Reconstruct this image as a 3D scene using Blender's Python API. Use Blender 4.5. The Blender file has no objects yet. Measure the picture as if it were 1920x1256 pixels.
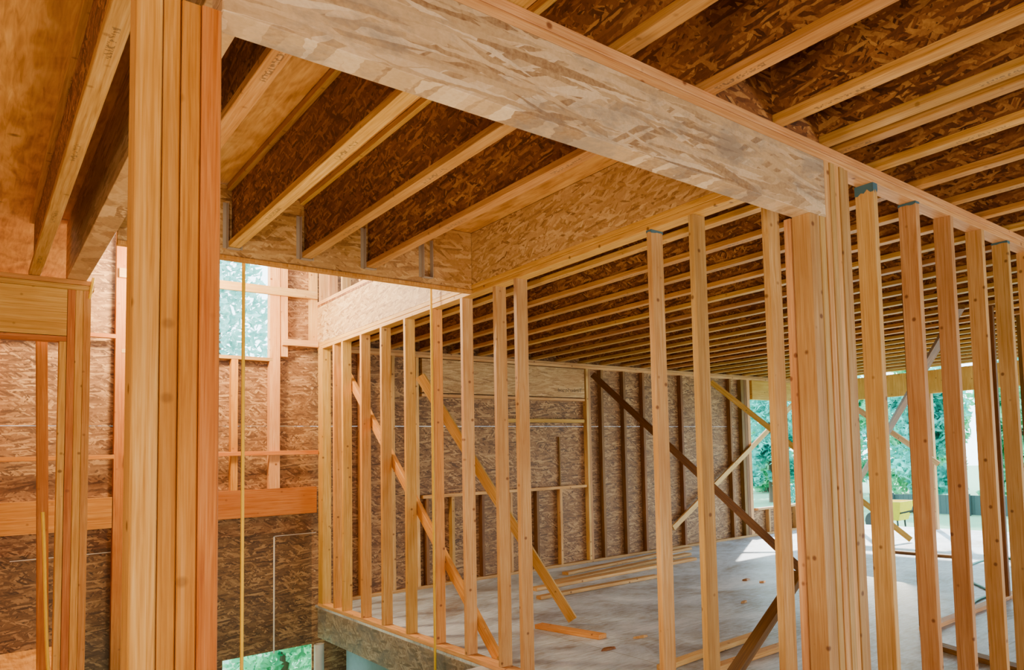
import bpy, bmesh, math, random
from mathutils import Vector, Matrix
random.seed(7)
D=bpy.data; SC=bpy.context.scene; COL=SC.collection
# ---------------------------------------------------------------- camera
RM=Matrix(((0.709869,-0.020298,-0.704041),(-0.703513,-0.068686,-0.707356),(-0.034,0.997432,-0.063038)))
F,CX,CY=1378.22,1309.97,761.75
H=1.55
cam=D.cameras.new('camera'); co=D.objects.new('camera',cam); COL.objects.link(co); SC.camera=co
cam.sensor_width=36; cam.lens=F*36/1920; cam.shift_x=-(CX-960)/1920; cam.shift_y=(CY-628)/1920
co.matrix_world=Matrix.Translation((0,0,H))@RM.to_4x4(); cam.clip_start=.05; cam.clip_end=300
def U(px,py,ax,val):           # a measured pixel on a known wall / floor plane -> its place
    w=RM@Vector((px-CX,-(py-CY),-F)); o=Vector((0,0,H)); return o+w*((val-o[ax])/w[ax])
# ---------------------------------------------------------------- constants
XC=2.785; S=2.855; PT=2.93; JT=3.34; YF=8.887; YR=5.277; YA0=1.885; YA1=1.985; YL=6.75; XR=12.6
# ---------------------------------------------------------------- materials
def newmat(n):
    m=D.materials.new(n); m.use_nodes=True; nt=m.node_tree; b=nt.nodes['Principled BSDF']; return m,nt,b
def ramp(nt,fac,stops):
    r=nt.nodes.new('ShaderNodeValToRGB'); e=r.color_ramp.elements
    while len(e)<len(stops): e.new(.5)
    for i,(p,c) in enumerate(stops): e[i].position=p; e[i].color=(*c,1)
    nt.links.new(fac,r.inputs[0]); return r.outputs[0]
def node(nt,t,**k):
    n=nt.nodes.new(t)
    for a,v in k.items(): setattr(n,a,v)
    return n
def mathn(nt,op,a,b=None,c=None):
    n=node(nt,'ShaderNodeMath',operation=op)
    for i,v in enumerate((a,b,c)):
        if v is None: continue
        if isinstance(v,(int,float)): n.inputs[i].default_value=v
        else: nt.links.new(v,n.inputs[i])
    return n.outputs[0]
def mix(nt,fac,a,b,mode='MIX'):
    n=node(nt,'ShaderNodeMix',data_type='RGBA',blend_type=mode)
    for i,v in ((0,fac),(6,a),(7,b)):
        if isinstance(v,(int,float)): n.inputs[i].default_value=v
        elif isinstance(v,tuple): n.inputs[i].default_value=(*v,1)
        else: nt.links.new(v,n.inputs[i])
    return n.outputs[2]
def coords(nt,spread=True):
    tc=node(nt,'ShaderNodeTexCoord'); oi=node(nt,'ShaderNodeObjectInfo')
    v=node(nt,'ShaderNodeVectorMath',operation='ADD'); nt.links.new(tc.outputs['Object'],v.inputs[0])
    if spread:
        k=mathn(nt,'MULTIPLY',oi.outputs['Random'],37.0); nt.links.new(k,v.inputs[1])
    return v.outputs[0],oi.outputs['Random']
def mapping(nt,v,scale,rot=(0,0,0)):
    m=node(nt,'ShaderNodeMapping'); m.inputs['Scale'].default_value=scale; m.inputs['Rotation'].default_value=rot
    nt.links.new(v,m.inputs['Vector']); return m.outputs[0]
def noise(nt,v,scale,detail=4,rough=.55,dist=0):
    n=node(nt,'ShaderNodeTexNoise'); n.inputs['Scale'].default_value=scale; n.inputs['Detail'].default_value=detail
    n.inputs['Roughness'].default_value=rough; n.inputs['Distortion'].default_value=dist; nt.links.new(v,n.inputs['Vector']); return n.outputs['Fac']
def lumber(n,dark,mid,light,knot=(.16,.055,.02),var=.4,rough=.6,ink=False,kn_=.85,sat=1.13):
    m,nt,b=newmat(n); v,rnd=coords(nt)
    g=noise(nt,mapping(nt,v,(46,46,1.3)),1.6,4,.65,.7)
    g2=noise(nt,mapping(nt,v,(170,170,4)),1.5,1,.6)
    gg=mathn(nt,'ADD',mathn(nt,'MULTIPLY',g,.68),mathn(nt,'MULTIPLY',g2,.32))
    c=ramp(nt,gg,[(.32,dark),(.5,mid),(.68,light)])
    big=noise(nt,mapping(nt,v,(1,1,.6)),3.2,3,.6)
    c=mix(nt,mathn(nt,'MULTIPLY',mathn(nt,'SUBTRACT',big,.38),1.5),c,dark)
    vo=node(nt,'ShaderNodeTexVoronoi'); vo.inputs['Scale'].default_value=9.5; nt.links.new(v,vo.inputs['Vector'])
    kn=mathn(nt,'SUBTRACT',1.0,ramp(nt,vo.outputs['Distance'],[(.07,(0,0,0)),(.14,(1,1,1))]))
    c=mix(nt,mathn(nt,'MULTIPLY',kn,kn_),c,knot)
    hs=node(nt,'ShaderNodeHueSaturation'); nt.links.new(c,hs.inputs['Color']); hs.inputs['Saturation'].default_value=sat
    nt.links.new(mathn(nt,'ADD',.94-var/2,mathn(nt,'MULTIPLY',rnd,var)),hs.inputs['Value'])
    nt.links.new(mathn(nt,'ADD',.487,mathn(nt,'MULTIPLY',mathn(nt,'FRACT',mathn(nt,'MULTIPLY',rnd,17.3)),.026)),hs.inputs['Hue'])
    out=hs.outputs[0]
    if ink:
        tc=node(nt,'ShaderNodeTexCoord'); sp=node(nt,'ShaderNodeSeparateXYZ'); nt.links.new(tc.outputs['Object'],sp.inputs[0])
        fr=mathn(nt,'FRACT',mathn(nt,'MULTIPLY',mathn(nt,'ADD',sp.outputs[2],mathn(nt,'MULTIPLY',rnd,5.)),.9))
        m1=mathn(nt,'LESS_THAN',fr,.22); m2=mathn(nt,'LESS_THAN',mathn(nt,'ABSOLUTE',sp.outputs[0]),.011)
        gl=mathn(nt,'GREATER_THAN',noise(nt,tc.outputs['Object'],95,0),.54)
        out=mix(nt,mathn(nt,'MULTIPLY',mathn(nt,'MULTIPLY',m1,m2),mathn(nt,'MULTIPLY',gl,.6)),out,(.07,.04,.02))
    nt.links.new(out,b.inputs['Base Color']); b.inputs['Roughness'].default_value=rough
    return m
def osb(n,plane,cols,L=9,Wd=42,stain=None,spread=False,angs=(.95,2.3,-.55,.08),fine_=.34,st=(.46,.62,.7),thr=(.62,.62,.55)):
    m,nt,b=newmat(n); v,rnd=coords(nt,spread)
    nz=node(nt,'ShaderNodeTexNoise'); nz.inputs['Scale'].default_value=30; nz.inputs['Detail'].default_value=1; nt.links.new(v,nz.inputs['Vector'])
    vv=node(nt,'ShaderNodeVectorMath',operation='MULTIPLY_ADD'); nt.links.new(nz.outputs['Color'],vv.inputs[0]); vv.inputs[1].default_value=(.010,.010,.010); nt.links.new(v,vv.inputs[2])
    ax={'xz':1,'yz':0,'xy':2}[plane]; sc={'xz':(L,L,Wd),'yz':(L,L,Wd),'xy':(L,Wd,L)}[plane]
    outs=[]
    for i,a in enumerate(angs):
        r=[0,0,0]; r[ax]=a
        rot=node(nt,'ShaderNodeMapping'); rot.inputs['Rotation'].default_value=r; rot.inputs['Location'].default_value=(i*3.1,i*1.7,i*2.3); nt.links.new(vv.outputs[0],rot.inputs[0])
        mp=mapping(nt,rot.outputs[0],sc)
        vo=node(nt,'ShaderNodeTexVoronoi'); vo.inputs['Scale'].default_value=1; nt.links.new(mp,vo.inputs['Vector'])
        sp=node(nt,'ShaderNodeSeparateColor'); nt.links.new(vo.outputs['Color'],sp.inputs[0])
        outs.append((sp.outputs[0],sp.outputs[1]))
    val=outs[0][0]
    for k_,o in enumerate(outs[1:]):
        f=mathn(nt,'GREATER_THAN',o[1],thr[k_])
        mx=node(nt,'ShaderNodeMix',data_type='FLOAT'); nt.links.new(f,mx.inputs[0]); nt.links.new(val,mx.inputs[2]); nt.links.new(o[0],mx.inputs[3]); val=mx.outputs[0]
    fine=noise(nt,v,60,2,.7)
    val2=mathn(nt,'ADD',mathn(nt,'MULTIPLY',val,1-fine_),mathn(nt,'MULTIPLY',fine,fine_))
    c=ramp(nt,val2,[(.12,cols[0]),(.34,cols[1]),(.62,cols[2]),(.86,cols[3])])
    bigv=noise(nt,v,1.7,2); c=mix(nt,mathn(nt,'MULTIPLY',mathn(nt,'SUBTRACT',bigv,.36),.9),c,cols[1])
    if stain:
        s=noise(nt,mapping(nt,v,(1,1,2.0)),2.9,7,.74)
        sf=ramp(nt,s,[(st[0],(0,0,0)),(st[1],(1,1,1))]); c=mix(nt,mathn(nt,'MULTIPLY',sf,st[2]),c,stain)
    nt.links.new(c,b.inputs['Base Color']); b.inputs['Roughness'].default_value=.6
    return m
def plain(n,c,rough=.5,metal=0):
    m,nt,b=newmat(n); tc=node(nt,'ShaderNodeTexCoord'); g=noise(nt,tc.outputs['Object'],14,2)
    nt.links.new(mix(nt,mathn(nt,'MULTIPLY',g,.5),c,tuple(x*.55 for x in c)),b.inputs['Base Color'])
    b.inputs['Roughness'].default_value=rough; b.inputs['Metallic'].default_value=metal; return m
M={}
M['stud']=lumber('stud_lumber',(.44,.215,.08),(.66,.395,.18),(.80,.55,.30))
M['post']=lumber('post_lumber',(.38,.135,.035),(.60,.275,.085),(.74,.40,.16),var=.35,kn_=.5)
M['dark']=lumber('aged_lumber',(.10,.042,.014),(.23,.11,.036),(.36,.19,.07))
M['flange']=lumber('flange_lumber',(.46,.21,.055),(.70,.385,.13),(.84,.54,.23),var=.25)
M['jflange']=lumber('joist_flange_lumber',(.40,.19,.055),(.66,.37,.135),(.82,.52,.24),var=.4,ink=True,kn_=.5)
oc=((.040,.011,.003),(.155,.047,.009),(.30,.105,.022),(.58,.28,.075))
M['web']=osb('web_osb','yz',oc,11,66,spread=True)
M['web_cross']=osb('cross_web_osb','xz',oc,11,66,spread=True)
wc=((.07,.028,.010),(.20,.09,.031),(.33,.165,.062),(.60,.36,.15))
M['osb_xz']=osb('sheathing_osb','xz',wc,10,64)
M['osb_low']=osb('darker_sheathing_osb','xz',((.03,.013,.006),(.10,.048,.018),(.18,.095,.036),(.38,.23,.10)),10,64)  # darker tone for the lower stairwell panels
M['osb_rim']=osb('rim_osb','xz',((.18,.075,.02),(.43,.22,.065),(.58,.33,.115),(.76,.50,.21)),9,56,fine_=.38)
M['osb_rimy']=osb('rim_osb_side','yz',((.19,.08,.022),(.45,.24,.075),(.60,.36,.135),(.78,.54,.25)),9,56,angs=(.9,.45,-.35,.1),fine_=.36)
M['beam']=osb('strand_beam','xz',((.22,.10,.035),(.52,.33,.165),(.70,.48,.27),(.86,.67,.45)),3.0,50,stain=(.235,.20,.175),angs=(.6,.22,-.2,.03),fine_=.38,st=(.49,.62,.62))
M['lsl']=osb('strand_header','xz',((.20,.09,.03),(.47,.255,.09),(.60,.36,.15),(.76,.50,.24)),5,50,angs=(.3,.15,-.2,.05),fine_=.45)
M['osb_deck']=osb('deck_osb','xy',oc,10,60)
M['grey_rim']=osb('weathered_rim','yz',((.09,.06,.04),(.22,.16,.11),(.32,.25,.19),(.46,.38,.30)),8,52,stain=(.11,.11,.12))
def plywood():
    m,nt,b=newmat('plywood'); v,_=coords(nt,False)
    g=noise(nt,mapping(nt,v,(30,2.5,30)),1.5,3,.6,.8); w=noise(nt,mapping(nt,v,(3,1,1)),1.6,2,.5,2.5)
    c=ramp(nt,mathn(nt,'ADD',mathn(nt,'MULTIPLY',g,.5),mathn(nt,'MULTIPLY',w,.5)),[(.34,(.38,.145,.022)),(.5,(.64,.30,.06)),(.66,(.82,.46,.13))])
    vo=node(nt,'ShaderNodeTexVoronoi'); vo.inputs['Scale'].default_value=3.2; nt.links.new(v,vo.inputs['Vector'])
    kn=mathn(nt,'SUBTRACT',1.0,ramp(nt,vo.outputs['Distance'],[(.03,(0,0,0)),(.1,(1,1,1))]))
    nt.links.new(mix(nt,mathn(nt,'MULTIPLY',kn,.8),c,(.14,.04,.015)),b.inputs['Base Color']); b.inputs['Roughness'].default_value=.55
    return m
M['ply']=plywood()
def floorm():
    m,nt,b=newmat('dusty_subfloor'); v,_=coords(nt,False)
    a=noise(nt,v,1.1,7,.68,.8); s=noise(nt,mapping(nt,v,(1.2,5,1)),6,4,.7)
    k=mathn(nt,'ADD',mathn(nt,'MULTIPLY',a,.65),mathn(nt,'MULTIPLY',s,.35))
    c=ramp(nt,k,[(.38,(.24,.20,.18)),(.45,(.35,.39,.46)),(.52,(.50,.60,.74)),(.62,(.74,.83,.97))])  # blue tint puts the sky's reflection into the floor colour
    sp=node(nt,'ShaderNodeSeparateXYZ'); nt.links.new(v,sp.inputs[0])
    s1=mathn(nt,'LESS_THAN',mathn(nt,'FRACT',mathn(nt,'DIVIDE',sp.outputs[0],1.22)),.006); s2=mathn(nt,'LESS_THAN',mathn(nt,'FRACT',mathn(nt,'DIVIDE',sp.outputs[1],2.44)),.003)
    c=mix(nt,mathn(nt,'MULTIPLY',mathn(nt,'MAXIMUM',s1,s2),.6),c,(.12,.10,.09))
    nt.links.new(c,b.inputs['Base Color']); b.inputs['Roughness'].default_value=.42
    return m
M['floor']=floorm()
M['steel']=plain('galvanised_steel',(.50,.43,.36),.5,.3)
M['blue']=plain('blue_paint',(.06,.15,.20),.8)
M['yellow']=plain('yellow_cord',(.98,.62,.01),.5)
M['ybin']=plain('yellow_plastic',(.90,.62,.0),.4)
M['black']=plain('black_plastic',(.02,.02,.025),.5)
M['hose']=plain('green_rubber',(.03,.35,.27),.4)
M['ink']=plain('black_ink',(.08,.05,.03),.7)
M['white']=plain('white_pvc',(.75,.78,.78),.4)
M['gap_light']=plain('gap_light_paint',(.80,.78,.74),.5)  # pale colour standing in for daylight through the sheathing gaps
M['ground']=plain('grassy_ground',(.14,.34,.20),.9)
M['conc']=plain('concrete',(.30,.40,.42),.8)
M['fence']=plain('dark_fence_wood',(.03,.07,.07),.8)
def leafm(n,c1,c2):
    m,nt,b=newmat(n); v,_=coords(nt,False); g=noise(nt,v,2.5,2)
    c=ramp(nt,g,[(.35,c1),(.65,c2)])
    d=node(nt,'ShaderNodeBsdfDiffuse'); nt.links.new(c,d.inputs[0])
    tr=node(nt,'ShaderNodeBsdfTranslucent'); nt.links.new(c,tr.inputs[0]); mx=node(nt,'ShaderNodeMixShader'); mx.inputs[0].default_value=.5
    nt.links.new(d.outputs[0],mx.inputs[1]); nt.links.new(tr.outputs[0],mx.inputs[2]); nt.links.new(mx.outputs[0],nt.nodes['Material Output'].inputs[0]); return m
M['leaf']=leafm('leaf_green',(.03,.36,.20),(.22,.76,.44))
M['leaf2']=leafm('leaf_teal',(.02,.40,.36),(.15,.76,.68))
M['needle']=leafm('needle_blue_green',(.16,.46,.42),(.50,.80,.76))
M['bark']=plain('bark',(.12,.08,.05),.9)
# ---------------------------------------------------------------- helpers
ORD=['first','second','third','fourth','fifth','sixth','seventh','eighth','ninth','tenth','eleventh','twelfth','thirteenth','fourteenth','fifteenth','sixteenth','seventeenth','eighteenth','nineteenth','twentieth','twenty-first','twenty-second','twenty-third','twenty-fourth','twenty-fifth','twenty-sixth','twenty-seventh','twenty-eighth']
def tag(o,label=None,cat=None,group=None,kind=None):
    if label: o['label']=label
    if cat: o['category']=cat
    if group: o['group']=group
    if kind: o['kind']=kind
    return o
def link(name,me,mat,loc=(0,0,0),parent=None,rot=None):
    o=D.objects.new(name,me); COL.objects.link(o)
    if mat: me.materials.append(mat)
    loc=Vector(loc)
    if parent: o.parent=parent; loc=loc-parent.location
    if rot is not None: o.matrix_local=Matrix.Translation(loc)@rot.to_4x4()
    else: o.location=loc
    return o
def empty(name,loc,label,cat,group=None):
    o=D.objects.new(name,None); COL.objects.link(o); o.location=loc; o.empty_display_size=.1; return tag(o,label,cat,group)
def addbox(bm,x0,x1,y0,y1,z0,z1):
    vs=[bm.verts.new((x,y,z)) for x in (x0,x1) for y in (y0,y1) for z in (z0,z1)]
    for f in ((0,1,3,2),(4,6,7,5),(0,4,5,1),(2,3,7,6),(0,2,6,4),(1,5,7,3)): bm.faces.new([vs[i] for i in f])
def fin(bm,name):
    bmesh.ops.recalc_face_normals(bm,faces=bm.faces); me=D.meshes.new(name); bm.to_mesh(me); bm.free(); return me
def boxes(name,lst,mat,parent=None,bevel=0,origin=None):
    bm=bmesh.new(); o0=Vector(origin) if origin else Vector(((lst[0][0]+lst[0][1])/2,(lst[0][2]+lst[0][3])/2,(lst[0][4]+lst[0][5])/2))
    for b in lst: addbox(bm,b[0]-o0.x,b[1]-o0.x,b[2]-o0.y,b[3]-o0.y,b[4]-o0.z,b[5]-o0.z)
    if bevel: bmesh.ops.bevel(bm,geom=bm.edges[:],offset=bevel,segments=1,affect='EDGES')
    return link(name,fin(bm,name),mat,o0,parent)
def member(name,p0,p1,w,d,mat,wdir=(1,0,0),parent=None,bow=.003,seg=8,wane=0):
    """a sawn board: local z along its length, w along wdir, d across; eased edges, a slight natural bow"""
    p0=Vector(p0);p1=Vector(p1); z=(p1-p0); L=z.length; z.normalize()
    x=Vector(wdir); x=(x-z*x.dot(z)).normalized(); y=z.cross(x); rot=Matrix((x,y,z)).transposed()
    bm=bmesh.new(); e=.0022; prof=[(-w/2+e,-d/2),(w/2-e,-d/2),(w/2,-d/2+e),(w/2,d/2-e),(w/2-e,d/2),(-w/2+e,d/2),(-w/2,d/2-e),(-w/2,-d/2+e)]
    a=random.uniform(-bow,bow); c=random.uniform(-bow,bow); rings=[]
    if wane: seg=22
    ph=random.uniform(0,6)
    for i in range(seg+1):
        t=i/seg; k=math.sin(math.pi*t); wn=wane*max(0,math.sin(t*9+ph)+.6*math.sin(t*23+ph*2)) if wane else 0
        rings.append([bm.verts.new((px+a*k+(wn if px<0 and py<0 else 0),py+c*k+(wn*.7 if px<0 and py<0 else 0),(t-.5)*L)) for px,py in prof])
    for i in range(seg):
        for j in range(8): bm.faces.new((rings[i][j],rings[i][(j+1)%8],rings[i+1][(j+1)%8],rings[i+1][j]))
    bm.faces.new(rings[0][::-1]); bm.faces.new(rings[-1])
    return link(name,fin(bm,name),mat,(p0+p1)/2,parent,rot)
def stud(x,y,z0,z1,label,group,w=.038,d=.09,mat='stud',blue=0,wane=0,name='stud',parent=None,lean=0):
    c0=Vector((x+w/2,y+d/2,z0)); c1=Vector((x+w/2+lean,y+d/2,z1))
    o=member(name,c0,c1,w,d,M[mat],(1,0,0),parent,wane=wane)
    if label: tag(o,label,'wall stud',group)
    if blue:
        h=(z1-z0)/2; bm=bmesh.new(); a,b=w/2+.0012,d/2+.0012; ring=[]
        for i in range(4):
            (xa,ya),(xb_,yb)=[(-a,-b),(a,-b),(a,b),(-a,b)][i],[(a,-b),(a,b),(-a,b),(-a,-b)][i]
            for k in range(6): t=k/6; ring.append((xa+(xb_-xa)*t,ya+(yb-ya)*t))
        top=[bm.verts.new((p,q,h-.001)) for p,q in ring]; bot=[bm.verts.new((p,q,h-blue*random.uniform(.6,1.2))) for p,q in ring]; n=len(ring)
        for i in range(n): bm.faces.new((bot[i],bot[(i+1)%n],top[(i+1)%n],top[i]))
        b_=link('painted_end',fin(bm,'painted_end'),M['blue'],(0,0,0)); b_.parent=o; b_['label']='blue painted stud end'
    return o
# ---------------------------------------------------------------- setting
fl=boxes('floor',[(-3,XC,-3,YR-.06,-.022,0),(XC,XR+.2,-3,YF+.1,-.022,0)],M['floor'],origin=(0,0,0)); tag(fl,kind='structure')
fl2=boxes('floor_landing',[(-1.5,.62,YR-.06,YF+.1,-.022,0)],M['ply'],origin=(0,0,0)); tag(fl2,kind='structure')
c1=boxes('ceiling_left',[(-3,.9,-3,1.93,JT+.002,JT+.022),(-3,XC,1.93,YR+.04,JT+.002,JT+.022),(-3,.62,YR+.04,YF+.1,JT+.002,JT+.022)],M['ply'],origin=(0,0,0)); tag(c1,kind='structure')
c2=boxes('ceiling_right',[(.9,XC,-3,1.93,JT+.002,JT+.022),(XC,XR+.2,-3,YF+.1,JT+.002,JT+.022)],M['osb_deck'],origin=(0,0,0)); tag(c2,kind='structure')
c3=boxes('upper_sky_blocker',[(-3,XR+.2,1,YF+.3,5.6,5.65)],M['ply'],origin=(0,0,0)); tag(c3,kind='structure')  # unseen slab added to limit sky light falling into the stairwell
wb=boxes('wall_back',[(-3.02,XR+.1,-3.02,-3,0,JT)],M['osb_xz'],origin=(0,0,0)); tag(wb,kind='structure')
wl=boxes('wall_left',[(-3.02,-3,-3,YF+.1,-1.6,JT)],M['osb_rimy'],origin=(0,0,0)); tag(wl,kind='structure')
xs=[-3,1.03,1.9,2.34,2.75,4.8,7.2,9.6,10.25,12.35,XR+.1]; zs=[-1.6,-.42,.5,.84,2.0,2.5,2.74,4.3,5.6]
holes=[(1.03,2.34,2.74,4.3),(1.9,2.75,-1.6,-.42),(10.25,12.35,.5,2.5)]
gx={4.8:.0006,7.2:.0006,9.6:.0006}; gz={2.0:.0006}
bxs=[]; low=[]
for i in range(len(xs)-1):
    for j in range(len(zs)-1):
        xm=(xs[i]+xs[i+1])/2; zm=(zs[j]+zs[j+1])/2
        if any(a<xm<b and c<zm<d for a,b,c,d in holes): continue
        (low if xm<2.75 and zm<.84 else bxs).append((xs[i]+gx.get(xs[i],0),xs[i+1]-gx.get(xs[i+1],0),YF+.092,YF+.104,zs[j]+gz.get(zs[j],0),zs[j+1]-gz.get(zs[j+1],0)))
wf=boxes('wall_far',bxs,M['osb_xz'],origin=(0,YF+.1,0)); tag(wf,kind='structure')
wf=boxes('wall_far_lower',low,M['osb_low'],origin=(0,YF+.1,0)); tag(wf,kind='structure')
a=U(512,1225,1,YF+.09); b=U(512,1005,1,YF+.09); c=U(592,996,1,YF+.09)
tr=boxes('gap_light_1',[(a.x,a.x+.014,YF+.088,YF+.0915,a.z,b.z),(a.x,c.x,YF+.088,YF+.0915,b.z-.007,b.z)],M['gap_light'],origin=(0,0,0)); tag(tr,kind='structure')  # L-shaped pale strip painted in place of light through a panel gap
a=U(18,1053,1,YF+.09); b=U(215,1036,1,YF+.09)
tr=boxes('gap_light_2',[(a.x,b.x,YF+.088,YF+.0915,a.z-.003,a.z+.004)],M['gap_light'],origin=(0,0,0)); tag(tr,kind='structure')  # second painted strip of gap light, far left
gr=boxes('ground_outside',[(-40,60,-40,90,-1.9,-1.6)],M['ground'],origin=(0,0,0)); tag(gr,kind='structure')
gr2=boxes('ground_terrace',[(XR+.3,60,-30,60,-1.59,-.3)],M['ground'],origin=(0,0,0)); tag(gr2,kind='structure')
bw=boxes('wall_basement',[(XC+.3,XC+.5,5.2,YF,-1.6,-.36),(XC-.1,XC+.3,YR,YR+.3,-1.6,-.36)],M['conc'],origin=(0,0,0)); tag(bw,kind='structure')
# ---------------------------------------------------------------- A wall: beam, posts, studs, plates
t=empty('support_beam',(1.56,(YA0+YA1)/2,2.59),'large pale engineered strand beam with grey stains crossing overhead above the room','beam')
boxes('beam_body',[(.39,2.725,YA0-.004,YA1,2.59,S-.001)],M['beam'],t,.003)
for k,(z0,z1) in enumerate(((S,S+.037),(S+.038,PT-.001))):
    o=member('top_plate',(.24,(YA0+YA1)/2,(z0+z1)/2),(9.2,(YA0+YA1)/2,(z0+z1)/2),.095,z1-z0,M['stud'],(0,1,0),bow=.002,seg=20)
    tag(o,['lower board of the double top plate resting on the big pale beam','upper board of the double top plate directly under the joists, above the big pale beam'][k],'top plate','plates above the beam')
p=empty('built_up_post',(.31,1.93,0),'tall orange-brown post of nailed boards at the left foreground','post')
bx0=.235
for i,(wd,dy) in enumerate(((.047,.000),(.034,.008),(.036,.002),(.0385,-.004))):
    member('board',(bx0+wd/2,1.935+dy,.002),(bx0+wd/2,1.935+dy,(S-.001) if i<2 else 2.589),wd-.0014,.09,M['post'] if i!=0 else M['flange'],(1,0,0),p,.0006); bx0+=wd
p=empty('built_up_post',(2.75,1.93,0),'corner post of nailed pale boards under the right end of the big beam','post')
for i in range(3): member('jack_stud',(2.605+.019+i*.0388,1.935+(i%2)*.004,.04),(2.605+.019+i*.0388,1.935+(i%2)*.004,2.589),.0375,.10,M['stud'],(1,0,0),p,.0006)
for i in range(5): member('king_stud',(2.73+.019+i*.0388,1.935-(i%2)*.005,.04),(2.73+.019+i*.0388,1.935-(i%2)*.005,S-.001),.0375,.10,M['stud'],(1,0,0),p,.0006)
member('backing_stud',(2.65,2.013,.04),(2.65,2.013,2.589),.09,.038,M['stud'],(1,0,0),p,.001)
for i,x in enumerate([3.14,3.56,3.95,4.36,4.74,5.14,5.55,5.95,6.36,6.77]):
    bl={0:.045,1:.016,4:.02}.get(i,0)
    stud(x,YA0,.04,S-.001,'%s stud to the right of the corner post%s'%(ORD[i],', blue painted top' if bl else ''),'studs right of the corner post',d=.105,blue=bl,wane=.006 if i in(1,4) else 0)
o=member('bottom_plate',(2.55,1.935,.019),(9.2,1.935,.019),.1,.037,M['stud'],(0,1,0),seg=20); tag(o,'bottom plate under the right foreground studs','bottom plate')
for a_,b_,lb in ((2.03,2.385,'dark flaky blocking panel above the beam, left one'),(2.458,2.715,'dark flaky blocking panel above the beam near its right end')):
    o=boxes('blocking_panel',[(a_,b_,1.895,1.915,PT+.001,JT)],M['web_cross']); tag(o,lb,'blocking')
# ---------------------------------------------------------------- centre wall
ys=[2.27,2.79,3.14,4.62,4.92,5.44,5.98,6.53,7.07,7.58,8.10]
for i,y in enumerate(ys):
    bl=.018 if i==2 else 0
    stud(XC,y,.04,S-.001,'%s stud behind the corner post in the long partition%s'%(ORD[i],', blue painted top' if bl else (', rough wavy edge' if i==3 else '')),'studs of the long partition',w=.09,d=.042,blue=bl,wane=.008 if i in(3,4,0) else 0,name='stud',mat='stud' if i<6 else 'flange')
p=empty('built_up_post',(XC+.04,8.6,0),'pair of studs at the far end of the long partition beside the stairwell','post')
member('board',(XC+.045,8.38,.04),(XC+.045,8.38,S-.001),.09,.04,M['flange'],(1,0,0),p,.001)
member('board',(XC+.045,8.80,.04),(XC+.045,8.80,S-.001),.09,.14,M['flange'],(1,0,0),p,.001)
for k,(z0,z1) in enumerate(((S,S+.037),(S+.038,PT-.001))):
    o=member('top_plate',(XC+.045,1.99,(z0+z1)/2),(XC+.045,YF,(z0+z1)/2),.09,z1-z0,M['flange'],(1,0,0),bow=.001,seg=16)
    tag(o,['lower','upper'][k]+' board of the double top plate along the long partition','top plate','plates of the long partition')
o=member('bottom_plate',(XC+.045,2.07,.019),(XC+.045,YF,.019),.09,.037,M['stud'],(1,0,0),bow=.001,seg=16); tag(o,'bottom plate of the long partition beside the stairwell edge','bottom plate')
o=boxes('rim_board',[(XC,XC+.04,1.99,YF,PT,JT)],M['osb_rimy'],bevel=.002); tag(o,'wide flaky rim board on top of the long partition','rim board')
o=boxes('floor_rim_board',[(XC-.002,XC+.04,YR-.05,YF,-.34,-.023)],M['grey_rim'],bevel=.002); tag(o,'grey weathered rim board below the partition at the stairwell edge','rim board')
o=member('upper_plate',(XC+.045,YR,JT+.045),(XC+.045,YF,JT+.045),.09,.038,M['stud'],(1,0,0),seg=6); tag(o,'upper floor plate along the stairwell above the rim board','bottom plate')
for i,y in enumerate((5.6,6.1,6.6,7.1,7.6,8.1,8.5,8.8)): stud(XC,y,JT+.065,5.5,'%s upper floor stud along the stairwell'%ORD[i],'upper floor studs',w=.09,d=.038)
# ---------------------------------------------------------------- rim with hangers, joists
t=empty('rim_beam',((.6+XC)/2,YR,2.86),'rim beam carrying the joist hangers at the stairwell edge','rim beam')
boxes('rim_body',[(.585,XC-.002,YR,YR+.04,2.885,JT)],M['osb_rim'],t,.002)
boxes('lower_edge_board',[(.585,XC-.002,YR-.01,YR+.05,2.862,2.884)],M['flange'],t,.002)
def joist(x,y0,y1,label,group,z0=PT,z1=JT,w=.062):
    t=empty('floor_joist',(x+w/2,(y0+y1)/2,z0),label,'joist',group); xc=x+w/2
    member('bottom_flange',(xc,y0,z0+.0195),(xc,y1,z0+.0195),w,.037,M['jflange'],(1,0,0),t,.003,12)
    member('top_flange',(xc,y0,z1-.0195),(xc,y1,z1-.0195),w,.037,M['jflange'],(1,0,0),t,.0015,12)
    boxes('web',[(xc-.006,xc+.006,y0+.001,y1-.001,z0+.0385,z1-.0385)],M['web'],t)
    return t
joist(.27,-2.5,YL+.06,'leftmost I-joist running over the left opening wall','left room joists')
joist(.69,-2.5,YR-.004,'I-joist just right of the left foreground post','left room joists')
joist(1.125,-2.5,YR-.004,'I-joist with pale flange, second right of the left foreground post','left room joists')
joist(1.545,-2.5,YR-.004,'I-joist third right of the left foreground post, hung in a steel hanger','left room joists')
joist(1.96,-2.5,YR-.004,'I-joist nearest the flaky rim board, fourth right of the left post','left room joists')
joist(2.39,-2.5,YA1-.01,'near I-joist ending over the beam close to its right end','near joists over the beam')
joist(2.72,-2.5,YA1-.01,'near I-joist ending over the corner post, left one of a close pair','near joists over the beam')
joist(2.845,-2.5,YF+.08,'I-joist tight beside the flaky rim board, right one of a close pair','near joists over the beam')
n=0; x=3.16
while x<12.4:
    joist(x+random.uniform(-.012,.012),-2.5,YF+.08,'%s I-joist right of the corner post over the right room'%ORD[n],'right room joists'); n+=1; x+=.406
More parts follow.
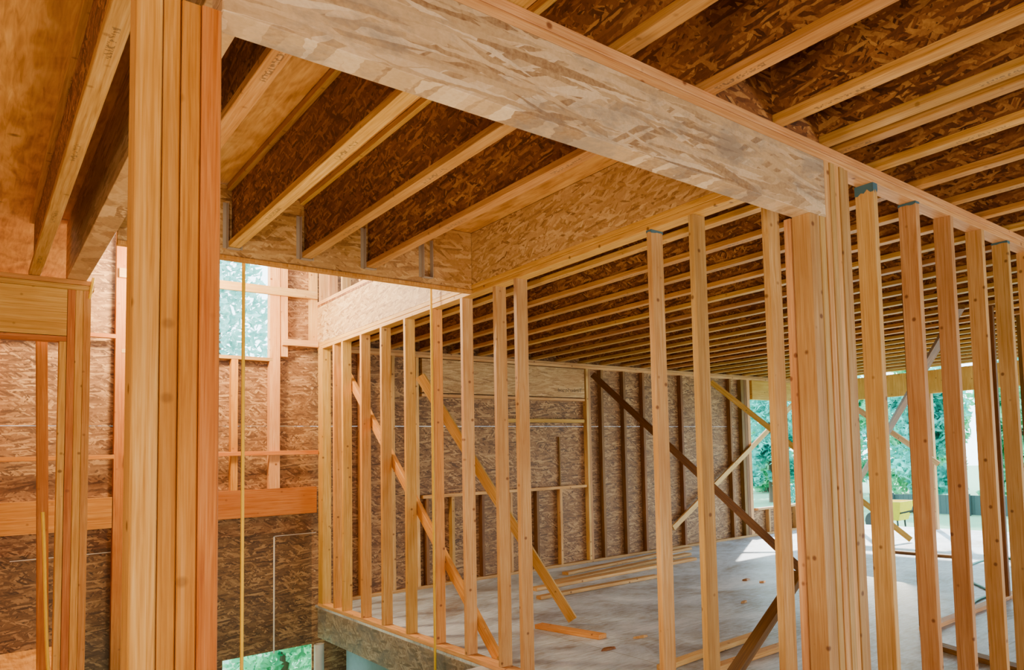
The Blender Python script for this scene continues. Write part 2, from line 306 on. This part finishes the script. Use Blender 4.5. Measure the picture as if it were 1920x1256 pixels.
o=boxes('side_beam',[(.47,.58,YA1,YL+.09,PT,JT)],M['lsl'],bevel=.002); tag(o,'deep solid beam behind the left foreground post beside the leftmost joist','beam')
def hanger(x,w,label,yy=YR):
    bm=bmesh.new(); t=.0025
    for xx in (x-t-.001,x+w+.001): addbox(bm,xx,xx+t,yy-.05,yy-.002,PT-.004,PT+.28)
    addbox(bm,x-t-.001,x+w+t+.001,yy-.05,yy-.002,PT-.005,PT-.0022)
    for xx in (x-.022,x+w+.001): addbox(bm,xx,xx+.021,yy-.003,yy-.0005,PT+.0,PT+.29)
    o=link('joist_hanger',fin(bm,'joist_hanger'),M['steel']); tag(o,label,'joist hanger','hangers on the rim beam')
hanger(.69,.064,'steel hanger holding the joist nearest the left post')
hanger(1.125,.064,'steel hanger just right of the left foreground post')
hanger(1.545,.064,'steel hanger in the middle of the rim beam')
hanger(1.96,.064,'steel hanger at the joist nearest the flaky rim board')
hanger(2.38,.064,'empty steel hanger nearest the corner with the flaky rim board')
# ---------------------------------------------------------------- left opening wall
for k,(z0,z1) in enumerate(((S,S+.037),(S+.038,PT-.001))):
    o=member('top_plate',(-2.95,YL+.045,(z0+z1)/2),(.62,YL+.045,(z0+z1)/2),.09,z1-z0-.001,M['flange'],(0,1,0),bow=.0002); tag(o,['lower','upper'][k]+' board of the double plate over the left opening','top plate','plates over the left opening')
xk=U(120,900,1,YL).x; xe=U(165,900,1,YL).x; xj=U(76,900,1,YL).x
o=member('header',(-2.95,YL+.045,2.688),(xk-.002,YL+.045,2.688),.09,.332,M['flange'],(0,1,0),bow=.001); tag(o,'orange header board over the left opening','header')
o=member('header_plate',(-2.95,YL+.045,2.50),(xk-.002,YL+.045,2.50),.09,.036,M['post'],(0,1,0),bow=.001); tag(o,'thin plate under the left header','header plate')
p=empty('built_up_post',(xk,YL,0),'far left post of boards beside the left opening','post')
n=3; wk=(xe-xk)/n
for i in range(n): member('king_stud',(xk+wk*(i+.5),YL+.045,.0),(xk+wk*(i+.5),YL+.045,S-.001),wk-.001,.09,M['flange' if i else 'post'],(1,0,0),p,.001)
member('jack_stud',(xk-.021,YL+.045,.0),(xk-.021,YL+.045,2.48),.038,.09,M['flange'],(1,0,0),p,.001)
o=member('stud',(xj+.045,YL+.2,0),(xj-.0,YL+.2,2.5),.06,.09,M['post'],(1,0,0)); tag(o,'slightly leaning stud behind the left opening','wall stud')
# ---------------------------------------------------------------- far wall framing, left/stair part
def fstud(px0,px1,z0,z1,label,mat='stud',group='far wall studs left of the partition',y=YF):
    a=U(px0,850,1,y).x; b=U(px1,850,1,y).x
    return stud(a,y,z0,z1,label,group,w=b-a,d=.09,mat=mat)
fstud(-20,-5,0,5,'far wall stud at the extreme left',mat='post')
fstud(213,232,-.3,5,'far wall stud left of the foreground post edge',mat='post')
fstud(433,446,1.322,2.70,'short cripple stud under the stair window',mat='post')
fstud(505,525,1.322,5,'stud along the right side of the stair window',mat='stud')
fstud(527,540,2.76,5,'second stud right of the stair window, upper half','stud')
fstud(583,596,2.96,5,'far wall stud at the stairwell corner, upper part','stud')
def hbar(x0,x1,z0,z1,y,label,cat,mat='post',d=.05,name='blocking'):
    o=member(name,(x0,y+d/2,(z0+z1)/2),(x1,y+d/2,(z0+z1)/2),d,z1-z0,M[mat],(0,1,0)); tag(o,label,cat)
hbar(-1.3,.98,1.68,1.72,YF-.052,'blocking across the far wall at mid height, left part','blocking')
hbar(1.06,XC-.005,1.68,1.725,YF-.042,'long blocking board across the stair wall at mid height','blocking',d=.04)
e0=U(233,850,1,YF).x; e1=U(212,850,1,YF).x; e2=U(-4,850,1,YF).x
hbar(e0+.001,XC-.01,1.03,1.32,YF-.002,'wide orange board across the stair wall below mid height','board',d=.09,name='wide_board')
hbar(e2+.001,e1-.001,1.03,1.32,YF-.002,'short wide orange board left of the foreground post','board',d=.09,name='wide_board')
hbar(1.03,2.33,2.70,2.738,YF,'sill plate under the stair window','window sill','stud',.09,name='window_sill')
hbar(.2,.98,2.83,2.87,YF-.052,'blocking high on the far wall left of the foreground post','blocking')
hbar(1.0,XC-.01,3.43,3.52,YF-.042,'pale rail crossing the stair window','rail','stud',.04,name='rail')
hbar(2.42,XC-.005,2.88,2.95,YF-.052,'short block right of the stair window','blocking','stud')
# ---------------------------------------------------------------- far wall framing, right room
G='far wall studs in the right room'
for k,(z0,z1) in enumerate(((S,S+.037),(S+.038,PT-.001))):
    o=member('top_plate',(XC+.1,YF+.045,(z0+z1)/2),(XR,YF+.045,(z0+z1)/2),.09,z1-z0-.001,M['stud'],(0,1,0),bow=.0002); tag(o,['lower','upper'][k]+' board of the far wall top plate in the right room','top plate','far wall plates')
o=member('bottom_plate',(XC+.1,YF+.045,.019),(XR,YF+.045,.019),.09,.037,M['stud'],(0,1,0),bow=.001); tag(o,'bottom plate of the far wall in the right room','bottom plate')
hx0,hx1=4.0,6.47
for i,(px) in enumerate((1130,1172,1208,1280,1330,1372)):
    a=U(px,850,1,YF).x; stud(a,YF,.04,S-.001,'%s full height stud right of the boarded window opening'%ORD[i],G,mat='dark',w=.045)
p=empty('built_up_post',(6.55,YF,0),'paired studs at the right side of the boarded opening','post')
for i in range(2): member('board',(6.50+.019+i*.039,YF+.045,.04),(6.50+.019+i*.039,YF+.045,S-.001),.038,.09,M['stud'],(1,0,0),p,.001)
p=empty('built_up_post',(10.05,YF,0),'far corner post left of the bright window opening','post')
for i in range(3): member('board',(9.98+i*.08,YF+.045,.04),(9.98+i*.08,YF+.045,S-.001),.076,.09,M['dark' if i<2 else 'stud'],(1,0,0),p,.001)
t=empty('header',(5.3,YF,2.4),'wide strand header over the boarded opening on the far wall','header')
boxes('header_body',[(hx0,hx1,YF+.001,YF+.085,2.42,S-.01)],M['lsl'],t,.002)
tx=D.curves.new('stamp_text','FONT'); tx.body='TimberStrand'; tx.size=.075; tx.extrude=.0005; to=D.objects.new('tmp',tx); COL.objects.link(to); bpy.context.view_layer.update()
me=D.meshes.new_from_object(to.evaluated_get(bpy.context.evaluated_depsgraph_get())); D.objects.remove(to)
me.materials.clear(); so=link('printed_stamp',me,M['ink'],(0,0,0),t)
so.matrix_local=Matrix.Translation(Vector((6.42,YF-.0005,2.50))-t.location)@Matrix.Rotation(math.pi,4,'Y')@Matrix.Rotation(-math.pi/2,4,'X')
hbar(hx0,hx1,1.10,1.14,YF,'long sill across the boarded opening on the far wall','window sill','stud',.09,name='window_sill')
hbar(5.1,hx1,2.05,2.10,YF+.02,'short horizontal nailer inside the boarded opening','blocking','flange',.05)
hbar(hx0,hx1,2.37,2.405,YF+.001,'plate below the strand header on the far wall','header plate','stud',.085,name='header_plate')
o=member('strip',(6.05,YF+.07,1.142),(6.05,YF+.07,1.85),.02,.03,M['dark']); tag(o,'short dark vertical strip inside the boarded opening','strip')
for i,px in enumerate((800,848,905,958,1008,1052)):
    a=U(px,1010,1,YF).x
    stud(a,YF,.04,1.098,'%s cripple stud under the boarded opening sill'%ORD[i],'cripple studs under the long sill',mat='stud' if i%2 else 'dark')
for i,x in enumerate((3.25,3.62,3.92)): stud(x,YF,.04,S-.001,'%s far wall stud left of the boarded opening'%ORD[i],G,mat='stud')
hbar(10.3,12.3,.46,.5,YF,'sill of the bright window opening in the far wall','window sill','stud',.09,name='window_sill')
hbar(10.25,12.35,2.5,S-.002,YF,'orange header over the bright window opening in the far wall','header','flange',.09,name='header')
for i,x in enumerate((10.6,11.0,11.4,11.8,12.2)): stud(x,YF,.04,.458,'%s cripple stud under the bright far window'%ORD[i],'cripples under the bright far window')
stud(12.36,YF,.04,S-.001,'stud at the right end of the far wall',G,w=.12)
# ---------------------------------------------------------------- right wall
t=boxes('header',[(XR,XR+.09,-2.5,YF+.09,2.5,PT)],M['flange'],bevel=.003); tag(t,'long orange header over the open right side of the room','header')
for i,y in enumerate((6.6,4.45,2.9,0.5)):
    p=empty('built_up_post',(XR+.045,y,0),'%s post from the far corner along the open right side'%ORD[i],'post','posts of the open right side')
    for k in range(2): member('board',(XR+.045,y+k*.04,.0),(XR+.045,y+k*.04,2.499),.09,.038,M['stud'],(1,0,0),p,.001)
q=U(1742,1186,2,0); 
o=member('bottom_plate',(q.x,q.y+.045,.019),(q.x+4.0,q.y+.045,.019),.09,.037,M['stud'],(0,1,0)); tag(o,'bottom plate of the short partition behind the right studs','bottom plate')
for i in range(5): stud(q.x+i*.81,q.y,.04,PT-.002,'%s stud of the partition behind the right foreground studs'%ORD[i],'studs of the second partition',mat='dark')
# ---------------------------------------------------------------- braces
def brace(p0,p1,label,mat='stud',w=.038,d=.09,wdir=(1,0,0)):
    o=member('diagonal_brace',p0,p1,w,d,M[mat],wdir); tag(o,label,'brace','diagonal braces')
xb=XC+.118
brace(U(634,668,0,xb),U(935,1235,0,xb),'steep brace nailed along the back of the long partition','flange')
a=U(788,705,0,xb+.06); brace(a,U(1074,1162,2,.05),'brace leaning from the partition down to the loose cleat on the floor','flange',w=.085,d=.04,wdir=(1,-1,0))
brace(U(1112,703,1,YF-.06),U(1560,1122,2,.04),'long dark brace from the far wall top down toward the corner post','dark',wdir=(1,1,0))
brace(U(1333,716,1,YF-.06),U(1708,1012,2,.04),'thin brace from the far wall down across the bright right opening','flange',wdir=(1,1,0))
brace(U(1262,990,1,YF-.03),U(1490,755,1,YF-.03),'pale brace rising to the right across the far corner','stud',wdir=(0,1,0))
brace(U(1575,962,2,.04),U(1800,575,2,PT-.03),'dark brace rising to the right in front of the bright right opening','dark',w=.09,d=.05,wdir=(1,-1,0))
brace(U(1345,1310,1,3.05),U(1500,1075,1,3.05),'short dark brace near the floor behind the corner post','dark',w=.09,d=.045,wdir=(0,1,0))
brace(U(1560,735,1,7.2),U(1760,870,1,6.0),'light brace across the upper bright opening','stud')
# ---------------------------------------------------------------- loose lumber & debris on floor
def lay(a,b,label,w=.09,h=.038,mat='stud',z=0,name='loose_board'):
    a=U(a[0],a[1],2,0);b=U(b[0],b[1],2,0); a.z=b.z=z+h/2+.002
    o=member(name,a,b,h,w,M[mat],(0,0,1)); tag(o,label,'board')
lay((1010,1177),(1130,1198),'short loose cleat at the foot of the leaning brace',mat='flange')
lay((1000,1108),(1300,1050),'longest loose board on the floor by the far wall',w=.14)
lay((1035,1096),(1290,1041),'second loose board by the far wall, nearer the wall',w=.14)
lay((1060,1078),(1292,1030),'third loose board, closest to the foot of the far wall',w=.12)
lay((1010,1124),(1230,1083),'short loose board by the far wall, nearest the partition',w=.10)
lay((1240,1258),(1432,1190),'loose plank on the floor just left of the corner post')
lay((1330,1262),(1470,1215),'second loose plank touching the corner post base')
lay((1680,1037),(1790,1046),'loose dark board near the open right side',mat='dark')
lay((1745,1212),(1920,1262),'loose board beside the second partition',mat='dark')
for i,(px,py) in enumerate(((1205,1195),(1400,1088),(1430,1092),(1350,1014),(1608,1105),(1140,1218),(1395,1130),(1670,1225))):
    c=U(px,py,2,0); bm=bmesh.new(); k1=random.uniform(.6,1.5)
    pts=[(k1*math.cos(k*1.05+random.random()*.5)*random.uniform(.03,.07),math.sin(k*1.05)*random.uniform(.015,.04)) for k in range(6)]
    lo=[bm.verts.new((x,y,0.001)) for x,y in pts]; hi=[bm.verts.new((x*.9,y*.9,random.uniform(.012,.025))) for x,y in pts]
    bm.faces.new(lo[::-1]); bm.faces.new(hi)
    for k in range(6): bm.faces.new((lo[k],lo[(k+1)%6],hi[(k+1)%6],hi[k]))
    o=link('wood_scrap',fin(bm,'wood_scrap'),M['dark' if i%2 else 'stud'],c); tag(o,'%s small scrap lying on the dusty floor, counted from the partition middle'%ORD[i],'scrap','scraps on the dusty floor')
def tube(name,pts,r,mat,label,cat,group=None):
    cu=D.curves.new(name,'CURVE'); cu.dimensions='3D'; cu.bevel_depth=r; cu.bevel_resolution=2; s=cu.splines.new('NURBS' if len(pts)>2 else 'POLY'); s.points.add(len(pts)-1)
    for i,p in enumerate(pts): s.points[i].co=(*p,1)
    s.use_endpoint_u=True; s.order_u=min(4,len(pts)); ob=D.objects.new('t',cu); COL.objects.link(ob); bpy.context.view_layer.update()
    me=D.meshes.new_from_object(ob.evaluated_get(bpy.context.evaluated_depsgraph_get())); D.objects.remove(ob)
    me.materials.clear(); o=link(name,me,mat); tag(o,label,cat,group)
z=Vector((0,0,.012))
tube('garden_hose',[U(a,b,2,0)+z for a,b in ((1920,1050),(1860,1046),(1810,1060),(1800,1085),(1850,1105),(1870,1118),(1830,1124),(1822,1136))],.013,M['hose'],'thin green hose curling on the floor by the right studs','hose')
a=U(457,485,1,YR+.1); tube('yellow_cord',[(a.x,a.y,3.33),(a.x,a.y,-1.5)],.010,M['yellow'],'yellow cord hanging in the stairwell right of the left post','cord','yellow cords')
a=U(808,535,0,XC-.05); tube('yellow_cord',[(a.x,a.y,3.0),(a.x,a.y,-.9)],.010,M['yellow'],'yellow cord hanging in front of the long partition','cord','yellow cords')
a=U(175,535,1,YL-.02); tube('yellow_cord',[(a.x,a.y,2.95),U(168,560,1,YL-.02)],.009,M['yellow'],'short yellow cord tied near the top of the far left post','cord','yellow cords')
tube('yellow_cord',[U(80,960,1,YL-.03),U(85,1060,1,YL-.03),U(84,1160,1,YL-.03),U(90,1256,1,YL-.03)],.010,M['yellow'],'yellow cord low in front of the left opening','cord','yellow cords')
a=U(598,1225,1,YF-.4); tube('drain_pipe',[(a.x,a.y,-1.6),(a.x,a.y,a.z+.1)],.05,M['white'],'white pipe standing in the lower level below the stairwell','pipe')
# ---------------------------------------------------------------- outside
def tree(x,y,h,r,zb,label,leaf='leaf',n=5000,size=.19,cone=False):
    t=empty('conifer_tree' if cone else 'leafy_tree',(x,y,zb),label,'tree','trees outside')
    bm=bmesh.new()
    bmesh.ops.create_cone(bm,cap_ends=True,segments=8,radius1=r*.09,radius2=r*.03,depth=h*.8,matrix=Matrix.Translation((0,0,h*.4)))
    link('trunk',fin(bm,'trunk'),M['bark'],(x,y,zb),t)
    bm=bmesh.new(); cl=[]
    for _ in range(40):
        an=random.uniform(0,6.28); q_=r*.7*math.sqrt(random.random()); cl.append((Vector((q_*math.cos(an),q_*math.sin(an),random.uniform(.06,.95)*h)),random.uniform(.22,.36)*r))
    for i in range(n):
        if cone:
            k=random.random()**.7; zz=h*(1-k); rr=r*k*math.sqrt(random.random()); an=random.uniform(0,6.28); c=Vector((rr*math.cos(an),rr*math.sin(an),zz-.15*rr+.2))
        else:
            c0,cr=random.choice(cl); d=Vector((random.gauss(0,1),random.gauss(0,1),random.gauss(0,.8))).normalized()*cr*random.random()**.33; c=c0+d
        u=Vector((random.gauss(0,1),random.gauss(0,1),random.gauss(0,1))).normalized(); w=u.orthogonal().normalized(); s=size*random.uniform(.5,1.3)
        vs=[bm.verts.new(c+u*s*a_+w*s*b_) for a_,b_ in ((-.7,0),(0,-.35),(.7,0),(0,.35))]; bm.faces.new(vs)
    me=D.meshes.new('foliage'); bm.to_mesh(me); bm.free(); link('foliage',me,M[leaf],(x,y,zb),t)
for i,y in enumerate((5.0,8.0,11.0,14.0,17.0)):
    tree(20.5,y,[4.5,3.8,4.4,4.0,4.6][i],1.45,-.3,'%s tree from the right in the near row beyond the fence'%ORD[i],'leaf' if i%2 else 'leaf2',n=6500)
for i,y in enumerate((5.5,9.5,13.5,17.5,21.5)):
    tree(25.5,y,[6,5.6,6.4,5.4,6][i],1.95,-.3,'%s tree from the right in the back row of trees'%ORD[i],'leaf2' if i%2 else 'leaf',n=7000,size=.26)
tree(3.3,16.5,9.5,3.0,-1.6,'blue-green conifer outside the stair window','needle',8000,.16,True)
tree(3.2,11.6,1.7,.9,-1.6,'low shrub seen through the lower stairwell opening','leaf',2500,.1)
t=empty('garden_fence',(18.3,8,-.3),'low dark board fence beyond the open right side','fence')
boxes('fence_boards',[(18.3,18.33,2+.155*k,2+.155*k+.15,-.28,.22) for k in range(62)],M['fence'],t)
for k in range(5): boxes('fence_post',[(18.18,18.29,2+2.2*k,2.1+2.2*k,-.3,.26)],M['fence'],t)
w=RM@Vector((1676-CX,-(985-CY),-F)); k=(14.4)/w.x; c=Vector((14.4,w.y*k,-.3))
t=empty('wheelbarrow',c,'yellow wheelbarrow tub outside the open right side','wheelbarrow')
bm=bmesh.new(); lo=[(-.2,-.25),(.2,-.25),(.2,.25),(-.2,.25)]; hi=[(-.3,-.36),(.3,-.36),(.3,.34),(-.3,.34)]
L=[bm.verts.new((x,y,.25)) for x,y in lo]; Hh=[bm.verts.new((x,y,.66)) for x,y in hi]; L2=[bm.verts.new((x*.93,y*.93,.28)) for x,y in lo]; H2=[bm.verts.new((x*.92,y*.92,.66)) for x,y in hi]
bm.faces.new(L[::-1]); bm.faces.new(L2)
for i in range(4): j=(i+1)%4; bm.faces.new((L[i],L[j],Hh[j],Hh[i])); bm.faces.new((L2[j],L2[i],H2[i],H2[j])); bm.faces.new((Hh[i],Hh[j],H2[j],H2[i]))
link('tub',fin(bm,'tub'),M['ybin'],c,t)
bm=bmesh.new(); bmesh.ops.create_cone(bm,cap_ends=True,segments=20,radius1=.2,radius2=.2,depth=.08,matrix=Matrix.Translation((0,.5,.2))@Matrix.Rotation(math.pi/2,4,'Y')); link('wheel',fin(bm,'wheel'),M['black'],c,t)
for s in (-.25,.25): member('handle',c+Vector((s*.6,.5,.22)),c+Vector((s,-.9,.55)),.035,.035,M['black'],(1,0,0),t)
for s in (-.22,.22): member('leg',c+Vector((s*.7,-.2,0)),c+Vector((s*.7,-.18,.3)),.03,.03,M['black'],(1,0,0),t)
# ---------------------------------------------------------------- light
w=D.worlds.new('world'); SC.world=w; w.use_nodes=True; nt=w.node_tree; bg=nt.nodes['Background']
bg.inputs[0].default_value=(.70,.91,1,1); bg.inputs[1].default_value=9
def area(n,loc,target,size,power,col,sy=None):
    l=D.lights.new(n,'AREA'); l.energy=power; l.color=col; l.size=size
    if sy: l.shape='RECTANGLE'; l.size_y=sy
    o=D.objects.new(n,l); COL.objects.link(o); o.location=loc; o.rotation_euler=(Vector(target)-Vector(loc)).to_track_quat('-Z','Y').to_euler()
area('fill_near',(-1.4,-1.6,1.2),(1.5,4,3),.8,145,(1,.80,.55))  # added warm fill on the camera side for the left post
area('fill_right',(5.2,-2.4,1.0),(4.5,4,3),.9,150,(1,.91,.79))  # added fill, brightens the joists on the right from below
area('ceiling_fill_left',(1.1,3.0,.1),(1.0,4.2,3.3),.8,80,(1,.75,.42))  # added out-of-view fill aimed up to brighten the left ceiling
area('room_fill',(8,5.0,.2),(6,5.5,3),1.4,75,(1,.85,.64))
l=D.lights.new('stair_glow_fill','POINT'); l.energy=430; l.color=(1,.72,.38); l.shadow_soft_size=.2; o=D.objects.new('stair_glow_fill',l); COL.objects.link(o); o.location=(1.35,8.0,3.4)  # added light hidden by the post, gives the window's warm glow
area('stair_top_fill',(1.5,7.6,5.4),(1.4,6.8,1),1.4,90,(1,.80,.52))  # added fill from above, warms the stairwell
s=D.lights.new('sun','SUN'); s.energy=16; s.angle=.02; s.color=(1,.92,.80); so=D.objects.new('sun',s); COL.objects.link(so)
so.rotation_euler=(Vector((-.62,-.45,-.60))).to_track_quat('-Z','Y').to_euler()
